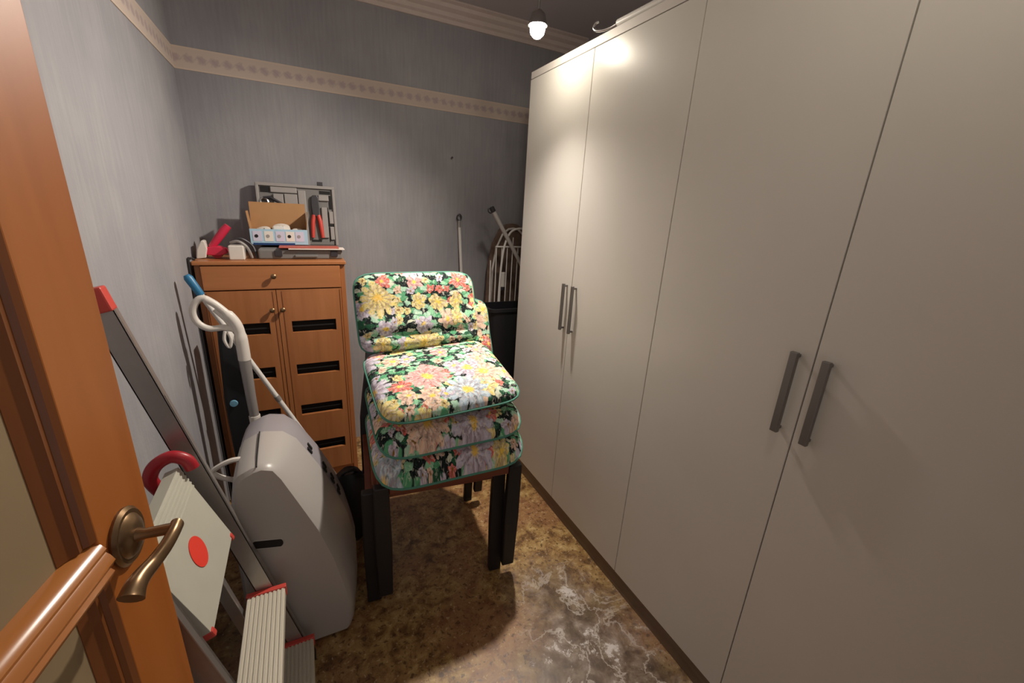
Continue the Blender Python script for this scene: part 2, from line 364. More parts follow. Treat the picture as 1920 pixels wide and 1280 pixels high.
# white hooked rod lying on the wardrobe top
hk = [(1.078, 1.02, 2.1485), (1.073, 1.20, 2.1485), (1.068, 1.40, 2.1485)]
rod = thing('hooked_rod', 'white rod with a curled hook end lying on top of the wardrobe', 'rod', (1.085, 1.3, 2.137))
MB().tube([(1.084, 0.70, 2.1485)] + hk, 0.0115, 12).build('shaft', 'whiteenamel', rod, smooth=True)
MB().tube(spline([(1.068, 1.40, 2.1485), (1.064, 1.44, 2.145), (1.054, 1.478, 2.146), (1.046, 1.502, 2.152), (1.043, 1.512, 2.164), (1.046, 1.504, 2.175), (1.052, 1.492, 2.178)], 5), 0.0055, 10).build('hook', 'chrome', rod, smooth=True)

# ------------------------------------------------------------------ ceiling spots
def spot(name, label, p, watts, aim, size, blend):
    t = thing(name, label, 'lamp', p, group='ceiling spot lamps')
    P = Vector(p)
    MB().lathe([(0.001, ZC - 0.02), (0.045, ZC - 0.02), (0.045, ZC), (0.001, ZC)], (p[0], p[1], 0), 24).build('canopy', 'lampmetal', t, smooth=True)
    MB().tube([(p[0], p[1], p[2] + 0.055), (p[0], p[1], ZC - 0.01)], 0.005, 8).build('stem', 'lampmetal', t, smooth=True)
    sh = MB().lathe([(0.012, 0.062), (0.026, 0.05), (0.034, 0.02), (0.037, 0.012), (0.034, 0.012), (0.030, 0.02), (0.022, 0.046), (0.010, 0.056)], p, 24)
    sh.build('shade', 'lampmetal', t, smooth=True)
    MB().lathe([(0.001, -0.030), (0.014, -0.027), (0.025, -0.016), (0.029, 0.0), (0.025, 0.014), (0.014, 0.026), (0.010, 0.040), (0.001, 0.040)], p, 20).build('bulb', 'bulb', t, smooth=True)
    ld = bpy.data.lights.new('spot_light', 'SPOT'); ld.energy = watts; ld.color = LAMP_COL; ld.spot_size = size; ld.spot_blend = blend; ld.shadow_soft_size = 0.03
    lo = bpy.data.objects.new('spot_light', ld); COL.objects.link(lo); lo.parent = t
    lo.location = (0, 0, -0.031)
    lo.rotation_euler = (Vector(aim) - P).to_track_quat('-Z', 'Y').to_euler()
    return t
spot('spot_lamp', 'lit ceiling spot lamp hanging beside the top of the wardrobe', (0.875, 1.640, 2.160), LAMP1_W, (0.20, 1.58, 1.38), math.radians(150), 1.0)
spot('spot_lamp', 'lit ceiling spot lamp near the doorway', (0.62, 0.35, 2.27), LAMP2_W, (-0.45, 1.45, 1.85), math.radians(96), 1.0)

# ------------------------------------------------------------------ entrance door, standing open on the left
TH = math.radians(10)
D = thing('door_1', 'open orange wood door with frosted glass panes and aged brass lever', 'door', (-0.2504, 0.726, 0), (0, 0, -TH), kind='structure', local=True)
T = 0.040
MB().box((-T, -0.115, 0.012), (0, 0, 2.09)).build('stile', 'door', D, bevel=0.002)
MB().box((-T, -0.79, 0.012), (0, -0.675, 2.09)).build('stile', 'door', D, bevel=0.002)
MB().box((-T, -0.675, 1.975), (0, -0.115, 2.09)).build('rail', 'door', D, bevel=0.002)
MB().box((-T, -0.675, 0.012), (0, -0.115, 0.22)).build('rail', 'door', D, bevel=0.002)
# moulding profile running along the glass, depth x against distance inward
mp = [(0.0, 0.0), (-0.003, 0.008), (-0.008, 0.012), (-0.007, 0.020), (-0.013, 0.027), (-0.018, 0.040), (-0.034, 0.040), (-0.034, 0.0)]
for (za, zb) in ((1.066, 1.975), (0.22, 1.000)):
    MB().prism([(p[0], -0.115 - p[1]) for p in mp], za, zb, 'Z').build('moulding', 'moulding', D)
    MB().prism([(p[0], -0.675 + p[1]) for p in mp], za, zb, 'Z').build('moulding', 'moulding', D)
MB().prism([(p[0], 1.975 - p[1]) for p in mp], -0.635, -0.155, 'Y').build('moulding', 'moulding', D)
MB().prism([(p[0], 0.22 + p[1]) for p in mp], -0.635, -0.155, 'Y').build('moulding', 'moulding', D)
# glazing bar with three rounded beads
bp = [(-0.034, 1.000), (-0.010, 1.000), (0.000, 1.003), (0.006, 1.008), (0.008, 1.014), (0.004, 1.019), (0.008, 1.024), (0.012, 1.032), (0.008, 1.041), (0.004, 1.045), (0.006, 1.051), (0.001, 1.058), (-0.012, 1.064), (-0.034, 1.066)]
MB().prism(bp, -0.675, -0.113, 'Y').build('glazing_bar', 'bar', D, smooth=True)
MB().box((-0.026, -0.655, 1.045), (-0.019, -0.135, 1.99)).build('glass_pane', 'frost', D)
MB().box((-0.026, -0.655, 0.20), (-0.019, -0.135, 1.02)).build('glass_pane', 'frost', D)
H = thing('handle', loc=(0.0, -0.067, 1.03), local=True); H.parent = D
tag(H, 'aged brass lever handle on a round rose')
rx = Matrix.Rotation(PI / 2, 4, 'Y') @ Matrix.Diagonal((1.18, 1.0, 1.0, 1.0))
MB().lathe([(0.001, -0.001), (0.036, -0.001), (0.037, 0.004), (0.033, 0.008), (0.028, 0.0075), (0.024, 0.012), (0.014, 0.015), (0.001, 0.015)], (0, 0, 0), 28, rx).build('rose', 'brass', H, smooth=True)
MB().tube([(0.010, 0, 0), (0.025, 0, 0), (0.048, 0, 0.002), (0.060, 0, 0.002)], [0.011, 0.0075, 0.008, 0.009], 12).build('neck', 'brass', H, smooth=True)
lev = spline([(0.060, 0.008, 0.003), (0.062, -0.010, 0.002), (0.060, -0.030, -0.003), (0.054, -0.050, -0.009), (0.050, -0.070, -0.010), (0.049, -0.086, -0.012), (0.049, -0.098, -0.018)], 5)
lr = [0.0105 + 0.0070 * (k / (len(lev) - 1)) ** 1.5 - 0.002 * math.sin(PI * k / (len(lev) - 1)) for k in range(len(lev))]
MB().tube(lev, lr, 14, flat=0.80).build('lever', 'brass', H, smooth=True)

# ------------------------------------------------------------------ shoe cabinet against the back wall
YC, CX0, CX1, CZ = 2.22, -0.437, 0.187, 1.218
C = thing('shoe_cabinet', 'cherry wood shoe cabinet with slotted doors against the back wall', 'cabinet', (-0.125, 2.41, 0))
body = MB().box((CX0 + 0.006, YC + 0.012, 0.0), (CX0 + 0.028, 2.610, CZ - 0.018)).box((CX1 - 0.028, YC + 0.012, 0.0), (CX1 - 0.006, 2.610, CZ - 0.018))
body.box((CX0 + 0.028, 2.600, 0.04), (CX1 - 0.028, 2.608, CZ - 0.018)).box((CX0 + 0.028, YC + 0.03, 0.05), (CX1 - 0.028, 2.60, 0.068)).box((CX0 + 0.028, YC + 0.03, 1.06), (CX1 - 0.028, 2.60, 1.075))
for zs in (0.30, 0.53, 0.76): body.box((CX0 + 0.028, YC + 0.06, zs), (CX1 - 0.028, 2.60, zs + 0.012))
body.build('body', 'cherry', C, bevel=0.0015)
MB().box((CX0, YC - 0.004, CZ - 0.018), (CX1, 2.612, CZ)).build('top_board', 'cherry_h', C, bevel=0.004)
MB().box((CX0 + 0.028, YC + 0.02, 0.0), (CX1 - 0.028, YC + 0.035, 0.06)).build('plinth', 'cherry_h', C)
dr = MB().box((CX0 + 0.029, YC, 1.088), (CX1 - 0.029, YC + 0.018, 1.196)).build('drawer', 'cherry_h', C, bevel=0.002)
def knob(x, z, par):
    rm = Matrix.Rotation(PI / 2, 4, 'X')
    MB().lathe([(0.004, 0), (0.005, 0.010), (0.011, 0.016), (0.012, 0.022), (0.008, 0.026), (0.001, 0.027)], (x, YC, z), 14, rm).build('knob', 'brass', par, smooth=True)
knob(-0.131, 1.150, dr)
slots = [(0.868, 0.927), (0.641, 0.700), (0.414, 0.473), (0.190, 0.249)]
for (x0, x1, s0, s1) in ((CX0 + 0.030, -0.1315, -0.372, -0.172), (-0.1285, CX1 - 0.030, -0.078, 0.122)):
    m = MB(); y0, y1 = YC + 0.001, YC + 0.019
    m.box((x0, y0, 0.065), (s0, y1, 1.083)).box((s1, y0, 0.065), (x1, y1, 1.083))
    zc = 1.083
    for a, b in slots: m.box((s0, y0, b), (s1, y1, zc)); zc = a
    m.box((s0, y0, 0.065), (s1, y1, zc))
    d = m.build('door', 'cherry', C, weld=False)
    for a, b in slots:
        lv = MB().box((s0, YC + 0.030, a - 0.01), (s1, YC + 0.034, b + 0.01)).build('slot_backing', 'dark', d)
        MB().box((s0, YC + 0.010, (a + b) / 2 - 0.003), (s1, YC + 0.016, (a + b) / 2 + 0.003)).build('slot_bar', 'dark', d)
    knob(-0.131 - 0.022 if s0 < -0.2 else -0.131 + 0.022, 0.990, d)
    for xx in (s0 - 0.030, s1 + 0.026):
        MB().box((xx, YC - 0.0005, 0.072), (xx + 0.002, YC + 0.002, 1.076)).build('groove_line', 'moulding', d)

# ------------------------------------------------------------------ things on the cabinet
# tool case: base and upright lid
K = thing('tool_case', 'open grey plastic tool case with its lid upright on the shoe cabinet', 'tool case', (0.0, 2.38, CZ))
bs = MB().box((-0.188, 2.290, CZ), (0.180, 2.520, CZ + 0.047)).build('base', 'casegrey', K, bevel=0.008, seg=3)
for xx in (-0.12, 0.125): MB().box((xx, 2.282, CZ + 0.014), (xx + 0.032, 2.292, CZ + 0.042)).build('latch', 'gunmetal', bs, bevel=0.002)
MB().box((-0.035, 2.280, CZ + 0.010), (0.065, 2.291, CZ + 0.022)).build('grip', 'casegrey', bs, bevel=0.003)
LM = Matrix.Translation((0, 2.530, CZ + 0.045)) @ Matrix.Rotation(math.radians(-7), 4, 'X')
def lb(m, x0, x1, z0, z1, y0, y1): return m.box((x0, y0, z0), (x1, y1, z1), LM)
lid = lb(MB(), -0.188, 0.184, 0.0, 0.310, 0.0, 0.030).build('lid', 'casegrey', K, bevel=0.006, seg=3)
for (x0, x1, z0, z1) in ((-0.186, 0.182, 0.292, 0.308), (-0.186, -0.172, 0.0, 0.30), (0.168, 0.182, 0.0, 0.30), (0.110, 0.138, 0.04, 0.20), (0.004, 0.040, 0.0, 0.28), (-0.12, 0.0, 0.262, 0.290), (-0.06, 0.0, 0.19, 0.258), (0.146, 0.166, 0.115, 0.18), (0.146, 0.166, 0.03, 0.10), (0.10, 0.15, 0.232, 0.262), (-0.11, -0.065, 0.205, 0.256)):
    lb(MB(), x0, x1, z0, z1, -0.012, 0.004).build('tray_ridge', 'caselight', lid, bevel=0.003)
for (x0, x1, z0, z1) in ((-0.165, -0.125, 0.262, 0.288), (0.108, 0.160, 0.268, 0.284), (0.150, 0.162, 0.192, 0.262), (0.052, 0.100, 0.020, 0.030), (0.142, 0.144, 0.02, 0.20), (0.108, 0.165, 0.102, 0.110)):
    lb(MB(), x0, x1, z0, z1, -0.003, 0.002).build('tray_recess_shade', 'dark', lid)  # raised near-black boxes; the shade of tray recesses is put into their colour
lb(MB(), 0.100, 0.128, 0.310, 0.330, 0.004, 0.02).build('catch', 'gunmetal', lid, bevel=0.002)
# crimping pliers clipped in the lid
pl = thing('crimping_pliers', 'dark crimping pliers with two red handles clipped in the case lid', 'pliers', (0.083, 2.515, 1.30))
def lp(x, z, y=-0.012): return LM @ Vector((x, y, z))
head = [(0.066, 0.150), (0.062, 0.20), (0.064, 0.245), (0.072, 0.258), (0.092, 0.258), (0.100, 0.245), (0.101, 0.20), (0.097, 0.150)]
MB().loft([[lp(x, z, -0.020) for x, z in head], [lp(x, z, -0.006) for x, z in head]]).build('jaw', 'gunmetal', pl, bevel=0.003)
for s, x in ((-1, 0.071), (1, 0.093)):
    MB().tube([lp(x, 0.158), lp(x + s * 0.007, 0.125), lp(x + s * 0.010, 0.085), lp(x + s * 0.013, 0.040)], [0.010, 0.0115, 0.011, 0.009], 10).build('handle', 'redplastic', pl, smooth=True)
wr = thing('wrench', 'black bent wrench lying slanted in the upper tray of the case lid', 'wrench', (-0.1, 2.51, 1.45))
MB().tube([lp(-0.155, 0.232), lp(-0.125, 0.236), lp(-0.07, 0.205), lp(-0.02, 0.170)], [0.007, 0.008, 0.006, 0.005], 8).build('shaft', 'gunmetal', wr, smooth=True)
MB().tube(arc(lp(-0.152, 0.212), 0.017, 0, 2 * PI, 16, (1, 0, 0), (0, 0.1, 1))[:-1], 0.006, 8, closed=True).build('ring', 'chrome', wr, smooth=True)
# leaflets on the base
for k, (x0, x1, y0, y1, z, mt, lab) in enumerate(((-0.06, 0.190, 2.272, 2.36, 1.2655, 'paper', 'white paper leaflet on the front edge of the tool case'), (-0.10, 0.165, 2.278, 2.37, 1.2715, 'redprint', 'red printed leaflet on top of the white one on the tool case'))):
    tag(MB().box((x0, y0, z), (x1, y1, z + 0.005)).build('leaflet', mt, None, bevel=0.001), lab, 'leaflet', 'leaflets on the tool case')
# cardboard box of sockets
bx0, bx1, by0, by1, bz0, bz1 = -0.218, 0.030, 2.372, 2.490, 1.277, 1.352
B = thing('cardboard_box', 'small open cardboard box with pale blue printed front on the tool case', 'box', (-0.09, 2.43, bz0))
MB().box((bx0, by0, bz0), (bx1, by1, bz0 + 0.003)).box((bx0, by0 + 0.003, bz0), (bx0 + 0.003, by1, bz1)).box((bx1 - 0.003, by0 + 0.003, bz0), (bx1, by1, bz1)).box((bx0, by1 - 0.003, bz0), (bx1, by1, bz1)).build('body', 'card', B)
fr = MB().box((bx0, by0, bz0), (bx1, by0 + 0.003, bz1)).build('front_panel', 'lightblue', B)
for k, x in enumerate((-0.188, -0.140, -0.092, -0.048, -0.006)):
    mt = 'lilacprint' if k % 2 == 0 else 'cream'
    MB().box((x - 0.019, by0 - 0.0012, bz0 + 0.018), (x + 0.019, by0, bz1 - 0.010)).build('socket_picture', mt, fr)
    MB().lathe([(0.0005, 0), (0.008, 0), (0.008, 0.001), (0.0005, 0.001)], (x - 0.004, by0 - 0.0012, bz0 + 0.042), 12, Matrix.Rotation(PI / 2, 4, 'X')).build('dark_dot', 'dark' if k in (0, 3) else 'caselight', fr)
MB().box((bx0 + 0.01, by0 - 0.0008, bz0), (bx1 - 0.06, by0, bz0 + 0.010)).build('blue_stripe', 'bottleblue', fr)
LF = Matrix.Translation((0, by1, bz1)) @ Matrix.Rotation(math.radians(-4), 4, 'X')
MB().box((bx0, -0.003, 0), (bx1, 0.0, 0.122), LF).build('back_flap', 'card', B)
MB().box((0, 0, 0), (0.0025, 0.095, 0.085), Matrix.Translation((bx1 - 0.003, by0 + 0.02, bz1)) @ Matrix.Rotation(math.radians(6), 4, 'Y')).build('side_flap', 'card', B)
MB().box((0, 0, 0), (0.0025, 0.095, 0.08), Matrix.Translation((bx0, by0 + 0.02, bz1)) @ Matrix.Rotation(math.radians(-6), 4, 'Y')).build('side_flap', 'card', B)
for k, (x, y, z, r, lab) in enumerate(((-0.165, 2.425, 1.338, 0.036, 'leftmost round white wall socket piled in the cardboard box'), (-0.085, 2.435, 1.352, 0.040, 'topmost round white wall socket in the middle of the cardboard box'), (-0.010, 2.428, 1.335, 0.032, 'rightmost round white wall socket in the cardboard box'))):
    s = thing('wall_socket', lab, 'socket', (x, y, z), (math.radians(28), math.radians(-12 + 10 * k), 0), 'sockets in the cardboard box', local=True)
    MB().lathe([(0.001, -0.012), (r * 0.8, -0.012), (r, -0.002), (r * 0.97, 0.006), (r * 0.6, 0.012), (0.001, 0.012)], (0, 0, 0), 20).build('face', 'white', s, smooth=True)
    for sx in (-0.008, 0.008): MB().lathe([(0.0005, 0.0118), (0.003, 0.0118), (0.003, 0.0128), (0.0005, 0.0128)], (sx, 0, 0), 8).build('hole', 'dark', s)
tag(MB().box((-0.118, 2.378, 1.330), (-0.068, 2.392, 1.366)).build('switch_plate', 'whiteenamel', None, bevel=0.003), 'small square white plate standing at the front of the cardboard box', 'plate')
# red tape-gun shaped tool with pale head
G = thing('hand_tool', 'red plastic hand tool with pale wedge head at the left end of the cabinet top', 'hand tool', (-0.36, 2.33, CZ))
MB().tube([(-0.372, 2.335, CZ + 0.050), (-0.345, 2.335, CZ + 0.085), (-0.312, 2.335, CZ + 0.128), (-0.296, 2.335, CZ + 0.146)], [0.013, 0.0165, 0.0175, 0.015], 12).build('grip', 'crimson', G, smooth=True)
MB().prism([(-0.402, CZ + 0.018), (-0.398, CZ + 0.050), (-0.345, CZ + 0.056), (-0.315, CZ + 0.046), (-0.312, CZ + 0.024), (-0.345, CZ + 0.012)], 2.312, 2.362, 'Y').build('frame', 'crimson', G, bevel=0.004)
MB().prism([(-0.430, CZ), (-0.424, CZ + 0.040), (-0.402, CZ + 0.082), (-0.390, CZ + 0.078), (-0.384, CZ + 0.045), (-0.394, CZ + 0.004)], 2.305, 2.360, 'Y').build('head', 'white', G, bevel=0.004)
MB().lathe([(0.006, -0.020), (0.022, -0.020), (0.022, 0.020), (0.006, 0.020)], (-0.352, 2.337, CZ + 0.023), 20, Matrix.Rotation(PI / 2, 4, 'X')).build('roller', 'darkred', G, smooth=True)
# small white adaptor with its cord
A = thing('adaptor', 'small white boxy power adaptor with grey cord on the cabinet top', 'adaptor', (-0.27, 2.30, CZ))
MB().box((-0.300, 2.262, CZ), (-0.240, 2.325, CZ + 0.064)).build('case', 'white', A, bevel=0.005, seg=3)
MB().tube(spline([(-0.292, 2.30, CZ + 0.074), (-0.262, 2.285, CZ + 0.082), (-0.236, 2.285, CZ + 0.066), (-0.222, 2.29, CZ + 0.040), (-0.214, 2.30, CZ + 0.006)], 5), 0.006, 8).build('cord', 'greytube', A, smooth=True)
MB().tube(spline([(-0.290, 2.315, CZ + 0.078), (-0.255, 2.32, CZ + 0.092), (-0.225, 2.325, CZ + 0.075), (-0.205, 2.322, CZ + 0.050), (-0.196, 2.31, CZ + 0.006)], 5), 0.005, 8).build('cord', 'gunmetal', A, smooth=True)
# black cord in the gap beside the cabinet
tag(MB().tube(spline([(-0.424, 2.235, CZ + 0.006), (-0.436, 2.222, CZ + 0.012), (-0.442, 2.208, CZ - 0.02), (-0.441, 2.206, 0.9), (-0.440, 2.205, 0.5), (-0.438, 2.20, 0.006)], 6), 0.005, 8).build('power_cord', 'black', None, smooth=True), 'black power cord hanging down beside the left edge of the cabinet', 'cord')

# ------------------------------------------------------------------ stacked chairs
def make_chair(label, loc, rz, tilt):
    t = thing('stacking_chair', label, 'chair', loc, (tilt, 0, rz), 'chairs in the stack', local=True)
    hw = 0.249
    for s in (-1, 1):
        x = s * hw
        pr = [(x - 0.026, 0.0), (x + 0.026, 0.0), (x + 0.030, 0.25), (x + 0.026, 0.505), (x - 0.026, 0.505), (x - 0.030, 0.25)]
        MB().prism(pr, -0.016, 0.016, 'Y').build('leg', 'black', t, bevel=0.005)
        # rear leg runs on upwards as the back upright, bending inwards
        c = [(0.249, 0.470, 0.0), (0.251, 0.458, 0.22), (0.249, 0.462, 0.45), (0.246, 0.478, 0.56), (0.232, 0.502, 0.66), (0.212, 0.540, 0.78), (0.200, 0.585, 0.90)]
        rings = [[(s * q - 0.021, y - 0.015, z), (s * q + 0.021, y - 0.015, z), (s * q + 0.021, y + 0.015, z), (s * q - 0.021, y + 0.015, z)] for q, y, z in c]
        MB().loft(rings).build('leg', 'black', t, bevel=0.005)
        MB().box((x - 0.012, 0.016, 0.445), (x + 0.012, 0.45, 0.485)).build('side_rail', 'seatwood', t, bevel=0.003)
    MB().box((-0.222, -0.012, 0.470), (0.222, 0.012, 0.512)).build('front_apron', 'seatwood', t, bevel=0.004)
    MB().box((-0.237, 0.000, 0.507), (0.237, 0.440, 0.527)).build('seat', 'seatwood', t, bevel=0.006)
    for (y, z) in ((0.514, 0.69), (0.562, 0.84)):
        MB().box((-0.205, y - 0.008, z - 0.035), (0.205, y + 0.008, z + 0.035)).build('back_slat', 'seatwood', t, bevel=0.004)
    return t
RZ = math.radians(-6)
make_chair('lower chair of the stack, black legs standing on the floor under the dark cushion', (0.385, 1.315, 0.0), RZ, 0)
make_chair('upper chair of the stack, its black legs held just off the floor', (0.422, 1.268, 0.060), RZ, math.radians(2.5))

def pad(m, w, l, t, fn, n=26, ex=7, dips=(), uvo=(0, 0)):
    """pillow-like pad with rounded corners; fn maps (x, y, z) to the posed point"""
    def pt(u, v, side):
        mm = max(abs(u), abs(v))
        if mm < 1e-6: x = y = 0.0
        else:
            cu, cv = u / mm, v / mm
            s = 1.0 / (abs(cu) ** ex + abs(cv) ** ex) ** (1 / ex)
            x, y = u * s * w / 2, v * s * l / 2
        h = t / 2 * max(0.0, 1 - mm ** 7) ** 0.5
        for d, wd, k in dips: h *= 1 - k * math.exp(-((v - d) / wd) ** 2)
        h *= 1 + 0.10 * math.sin(9 * x + 3.1 * side) * math.cos(11 * y + 1.3)
        return x, y, (h * 1.55 if side > 0 else -h * 0.45)
    for side in (1, -1):
        o = len(m.v); vs = []
        for j in range(n + 1):
            for i in range(n + 1):
                u, v = math.sin((2 * i / n - 1) * PI / 2 * 0.86) / math.sin(PI / 2 * 0.86), math.sin((2 * j / n - 1) * PI / 2 * 0.86) / math.sin(PI / 2 * 0.86)
                x, y, z = pt(u, v, side)
                m.uv[len(m.v) + len(vs)] = (x + uvo[0], y + uvo[1] + (0.6 if side < 0 else 0)); vs.append(fn(x, y, z))
        fs = [(j * (n + 1) + i, j * (n + 1) + i + 1, (j + 1) * (n + 1) + i + 1, (j + 1) * (n + 1) + i) for j in range(n) for i in range(n)]
        m.add(vs, fs)
    return m
def outline(w, l, fn, ex=7, n=72):
    out = []
    for k in range(n):
        a = 2 * PI * k / n; c, s = math.cos(a), math.sin(a)
        r = 1.0 / (abs(c) ** ex + abs(s) ** ex) ** (1 / ex)
        out.append(fn(c * r * w / 2, s * r * l / 2, 0))
    return out
def cushion(label, loc, rz, tilt, w, l, t, bl, ba, mat, droop, uvo, bx=0.0, has_back=True):
    c = thing('chair_cushion', label, 'cushion', loc, (tilt, 0, rz), 'floral chair cushions', local=True)
    def seat(x, y, z):
        f = max(0.0, (-y / (l / 2) - 0.55) / 0.45)
        return Vector((x, y, z - droop * f * f + 0.006 * math.sin(7 * x + uvo[0])))
    sp = pad(MB(), w, l, t, seat, dips=((0.80, 0.14, 0.25),), uvo=uvo).build('seat_pad', mat, c, smooth=True)
    MB().tube(outline(w, l, seat), 0.0046, 8, closed=True).build('piping', 'piping', sp, smooth=True)
    if not has_back: return c
    ca, sa = math.cos(ba), math.sin(ba)
    def back(x, y, z):
        q = y + bl / 2                       # along the back from the fold
        k = max(0.0, 1 - q / 0.07)
        yy = l / 2 - 0.012 + q * ca - z * sa - 0.030 * math.sin(PI * min(1, q / 0.16)) * 0.5
        zz = 0.006 + q * sa + z * ca
        return Vector((x + bx, yy, zz))
    bpad = pad(MB(), w * 0.965, bl, t * 1.05, back, dips=((-0.55, 0.13, 0.42),), uvo=(uvo[0] + 0.05, uvo[1] + l / 2 + bl / 2)).build('back_pad', mat, c, smooth=True)
    MB().tube(outline(w * 0.965, bl, back), 0.0046, 8, closed=True).build('piping', 'piping', bpad, smooth=True)
    return c
cushion('bright floral padded cushion on top of the chair stack, fully in view', (0.438, 1.446, 0.874), math.radians(1.0), math.radians(11), 0.525, 0.44, 0.052, 0.325, math.radians(60), 'fl_top', 0.014, (0.0, 0.0), -0.012)
cushion('middle floral cushion of the stack with pink and blue front edge', (0.440, 1.438, 0.758), math.radians(-1.5), math.radians(8), 0.540, 0.45, 0.066, 0.330, math.radians(62), 'fl_mid', 0.040, (0.37, 0.21), 0.040)
cushion('lowest floral cushion of the stack, in shadow above the red brown seat', (0.440, 1.428, 0.650), math.radians(-3.5), math.radians(4), 0.560, 0.46, 0.074, 0.34, math.radians(66), 'fl_low', 0.060, (0.11, 0.47), 0.0, False)

# ------------------------------------------------------------------ step ladder leaning on the left wall
Lr = thing('step_ladder', 'aluminium step ladder with red joints leaning on the left wall behind the door', 'ladder', (-0.15, 1.02, 0))
dx, dz = -0.2404, 0.9707; nx, nz = 0.9707, 0.2404
def rail_pt(s, off=0.0): return (-0.108 - 0.236 * s + nx * off, dz * s + nz * off)      # x, z along the rail
def rail_poly(s0, s1, a, b): return [rail_pt(s0, a), rail_pt(s0, b), rail_pt(s1, b), rail_pt(s1, a)]
for y in (1.190, 0.790):
    s = 1 if y > 1 else -1
    pl0 = rail_poly(0.02, 1.30, -0.024, 0.024)
    rr = MB().prism(pl0, y - 0.004, y + 0.004, 'Y')
    for a in (-0.024, 0.020): rr.prism(rail_poly(0.02, 1.30, a, a + 0.004), y - 0.004 if s > 0 else y - 0.018, y + 0.018 if s > 0 else y + 0.004, 'Y')
    rail = rr.build('rail', 'alu', Lr, bevel=0.001)
    MB().prism(rail_poly(1.275, 1.330, -0.026, 0.026), y - 0.016, y + 0.016, 'Y').build('end_cap', 'redplastic', rail, bevel=0.004)
    MB().prism(rail_poly(0.0, 0.05, -0.030, 0.030), y - 0.020, y + 0.020, 'Y').build('foot', 'blackplastic', rail, bevel=0.004)
    # folded rear leg on the wall side
    MB().prism([(-0.205, 0.0), (-0.175, 0.0), (-0.352, 0.80), (-0.382, 0.80)], y - 0.045 * s - 0.01, y - 0.045 * s + 0.01, 'Y').build('rear_leg', 'alu', Lr, bevel=0.002)
for (zc, xc) in ((0.352, -0.190), (0.107, -0.131)):
    n = 9; w = 0.100; poly = [(xc - w / 2, zc - 0.028)]
    poly += [(xc - w / 2, zc)]
    for k in range(n):
        x = xc - w / 2 + w * (k + 0.15) / n; x2 = xc - w / 2 + w * (k + 0.65) / n
        poly += [(x, zc), (x, zc + 0.003), (x2, zc + 0.003), (x2, zc)]
    poly += [(xc + w / 2, zc), (xc + w / 2, zc - 0.028)]
    st = MB().prism(poly, 0.800, 1.176, 'Y').build('step', 'tread', Lr)
    for (a, b) in ((1.170, 1.186), (0.796, 0.808)):
        MB().box((xc - w / 2 - 0.003, a, zc - 0.030), (xc + w / 2 + 0.003, b, zc + 0.006)).build('end_cap', 'redplastic', st, bevel=0.002)
# platform folded up along the rails
pa, pb = Vector((-0.236, 0, 0.630)), Vector((-0.318, 0, 0.861))
pd = (pb - pa).normalized(); pn = Vector((pd.z, 0, -pd.x)); plen = (pb - pa).length
def pp(s, o): v = pa + pd * s + pn * o; return (v.x, v.z)
poly = [pp(0, -0.030), pp(0, 0)]
for k in range(6):
    s = 0.02 + 0.011 * k
    poly += [pp(plen - 0.085 + s, 0), pp(plen - 0.085 + s, 0.002), pp(plen - 0.085 + s + 0.005, 0.002), pp(plen - 0.085 + s + 0.005, 0)]
poly += [pp(plen, 0), pp(plen, -0.030)]
P = MB().prism(poly, 0.823, 1.125, 'Y').build('platform', 'platform', Lr, bevel=0.001)
cdot = pa + pd * 0.105 + pn * 0.0005
ring = lambda r, o: [Vector((cdot.x, 0.966, cdot.z)) + pd * r * math.cos(a) + Vector((0, 1, 0)) * r * math.sin(a) + pn * o for a in [2 * PI * k / 28 for k in range(28)]]
MB().loft([ring(0.036, 0), ring(0.036, 0.0012)]).build('round_sticker', 'dot', P)
for y in (0.826, 1.112):
    MB().prism([pp(-0.008, -0.026), pp(-0.008, 0.003), pp(0.010, 0.003), pp(0.010, -0.026)], y - 0.004, y + 0.010, 'Y').build('hinge_block', 'redplastic', P, bevel=0.003)
hd = spline([(-0.362, 1.128, 0.800), (-0.376, 1.128, 0.838), (-0.362, 1.128, 0.872), (-0.330, 1.128, 0.890), (-0.302, 1.128, 0.876), (-0.292, 1.128, 0.850)], 5)
MB().tube(hd, 0.013, 12, flat=1.2).build('carry_handle', 'darkred', Lr, smooth=True)

# ------------------------------------------------------------------ grey portable heater
Q = thing('portable_heater', 'grey plastic portable heater with side grip slot and vents beside the ladder', 'heater', (-0.1, 1.43, 0))
def sec(y, pts): return [Vector((x, y, z)) for x, z in pts]
near = [(-0.262, 0.02), (-0.262, 0.30), (-0.258, 0.60), (-0.240, 0.705), (-0.225, 0.728), (-0.190, 0.745), (-0.168, 0.750), (-0.138, 0.740), (-0.118, 0.705), (-0.070, 0.588), (-0.028, 0.484), (0.012, 0.350), (0.040, 0.215), (0.050, 0.130), (0.048, 0.05), (0.036, 0.02)]
def grow(pts, dx_, dz_, cx=-0.12, cz=0.40):
    return [(cx + (x - cx) * (1 + dx_), max(0.02, cz + (z - cz) * (1 + dz_)) if z > 0.03 else z) for x, z in pts]
def flare(pts, e): return [(x + e * min(1.0, max(0.0, (x + 0.165) / 0.06)) * (0.35 + 0.65 * min(1.0, z / 0.25)), z) for x, z in pts]
n1 = grow(near, -0.07, -0.03)
shell = MB().loft([sec(1.236, n1), sec(1.246, near), sec(1.262, flare(grow(near, 0.012, 0.004), 0.008)), sec(1.32, flare(grow(near, 0.02, 0.008), 0.030)), sec(1.40, flare(grow(near, 0.025, 0.010), 0.046)), sec(1.452, flare(grow(near, 0.02, 0.008), 0.052))]).build('casing', 'heater', Q, smooth=True)
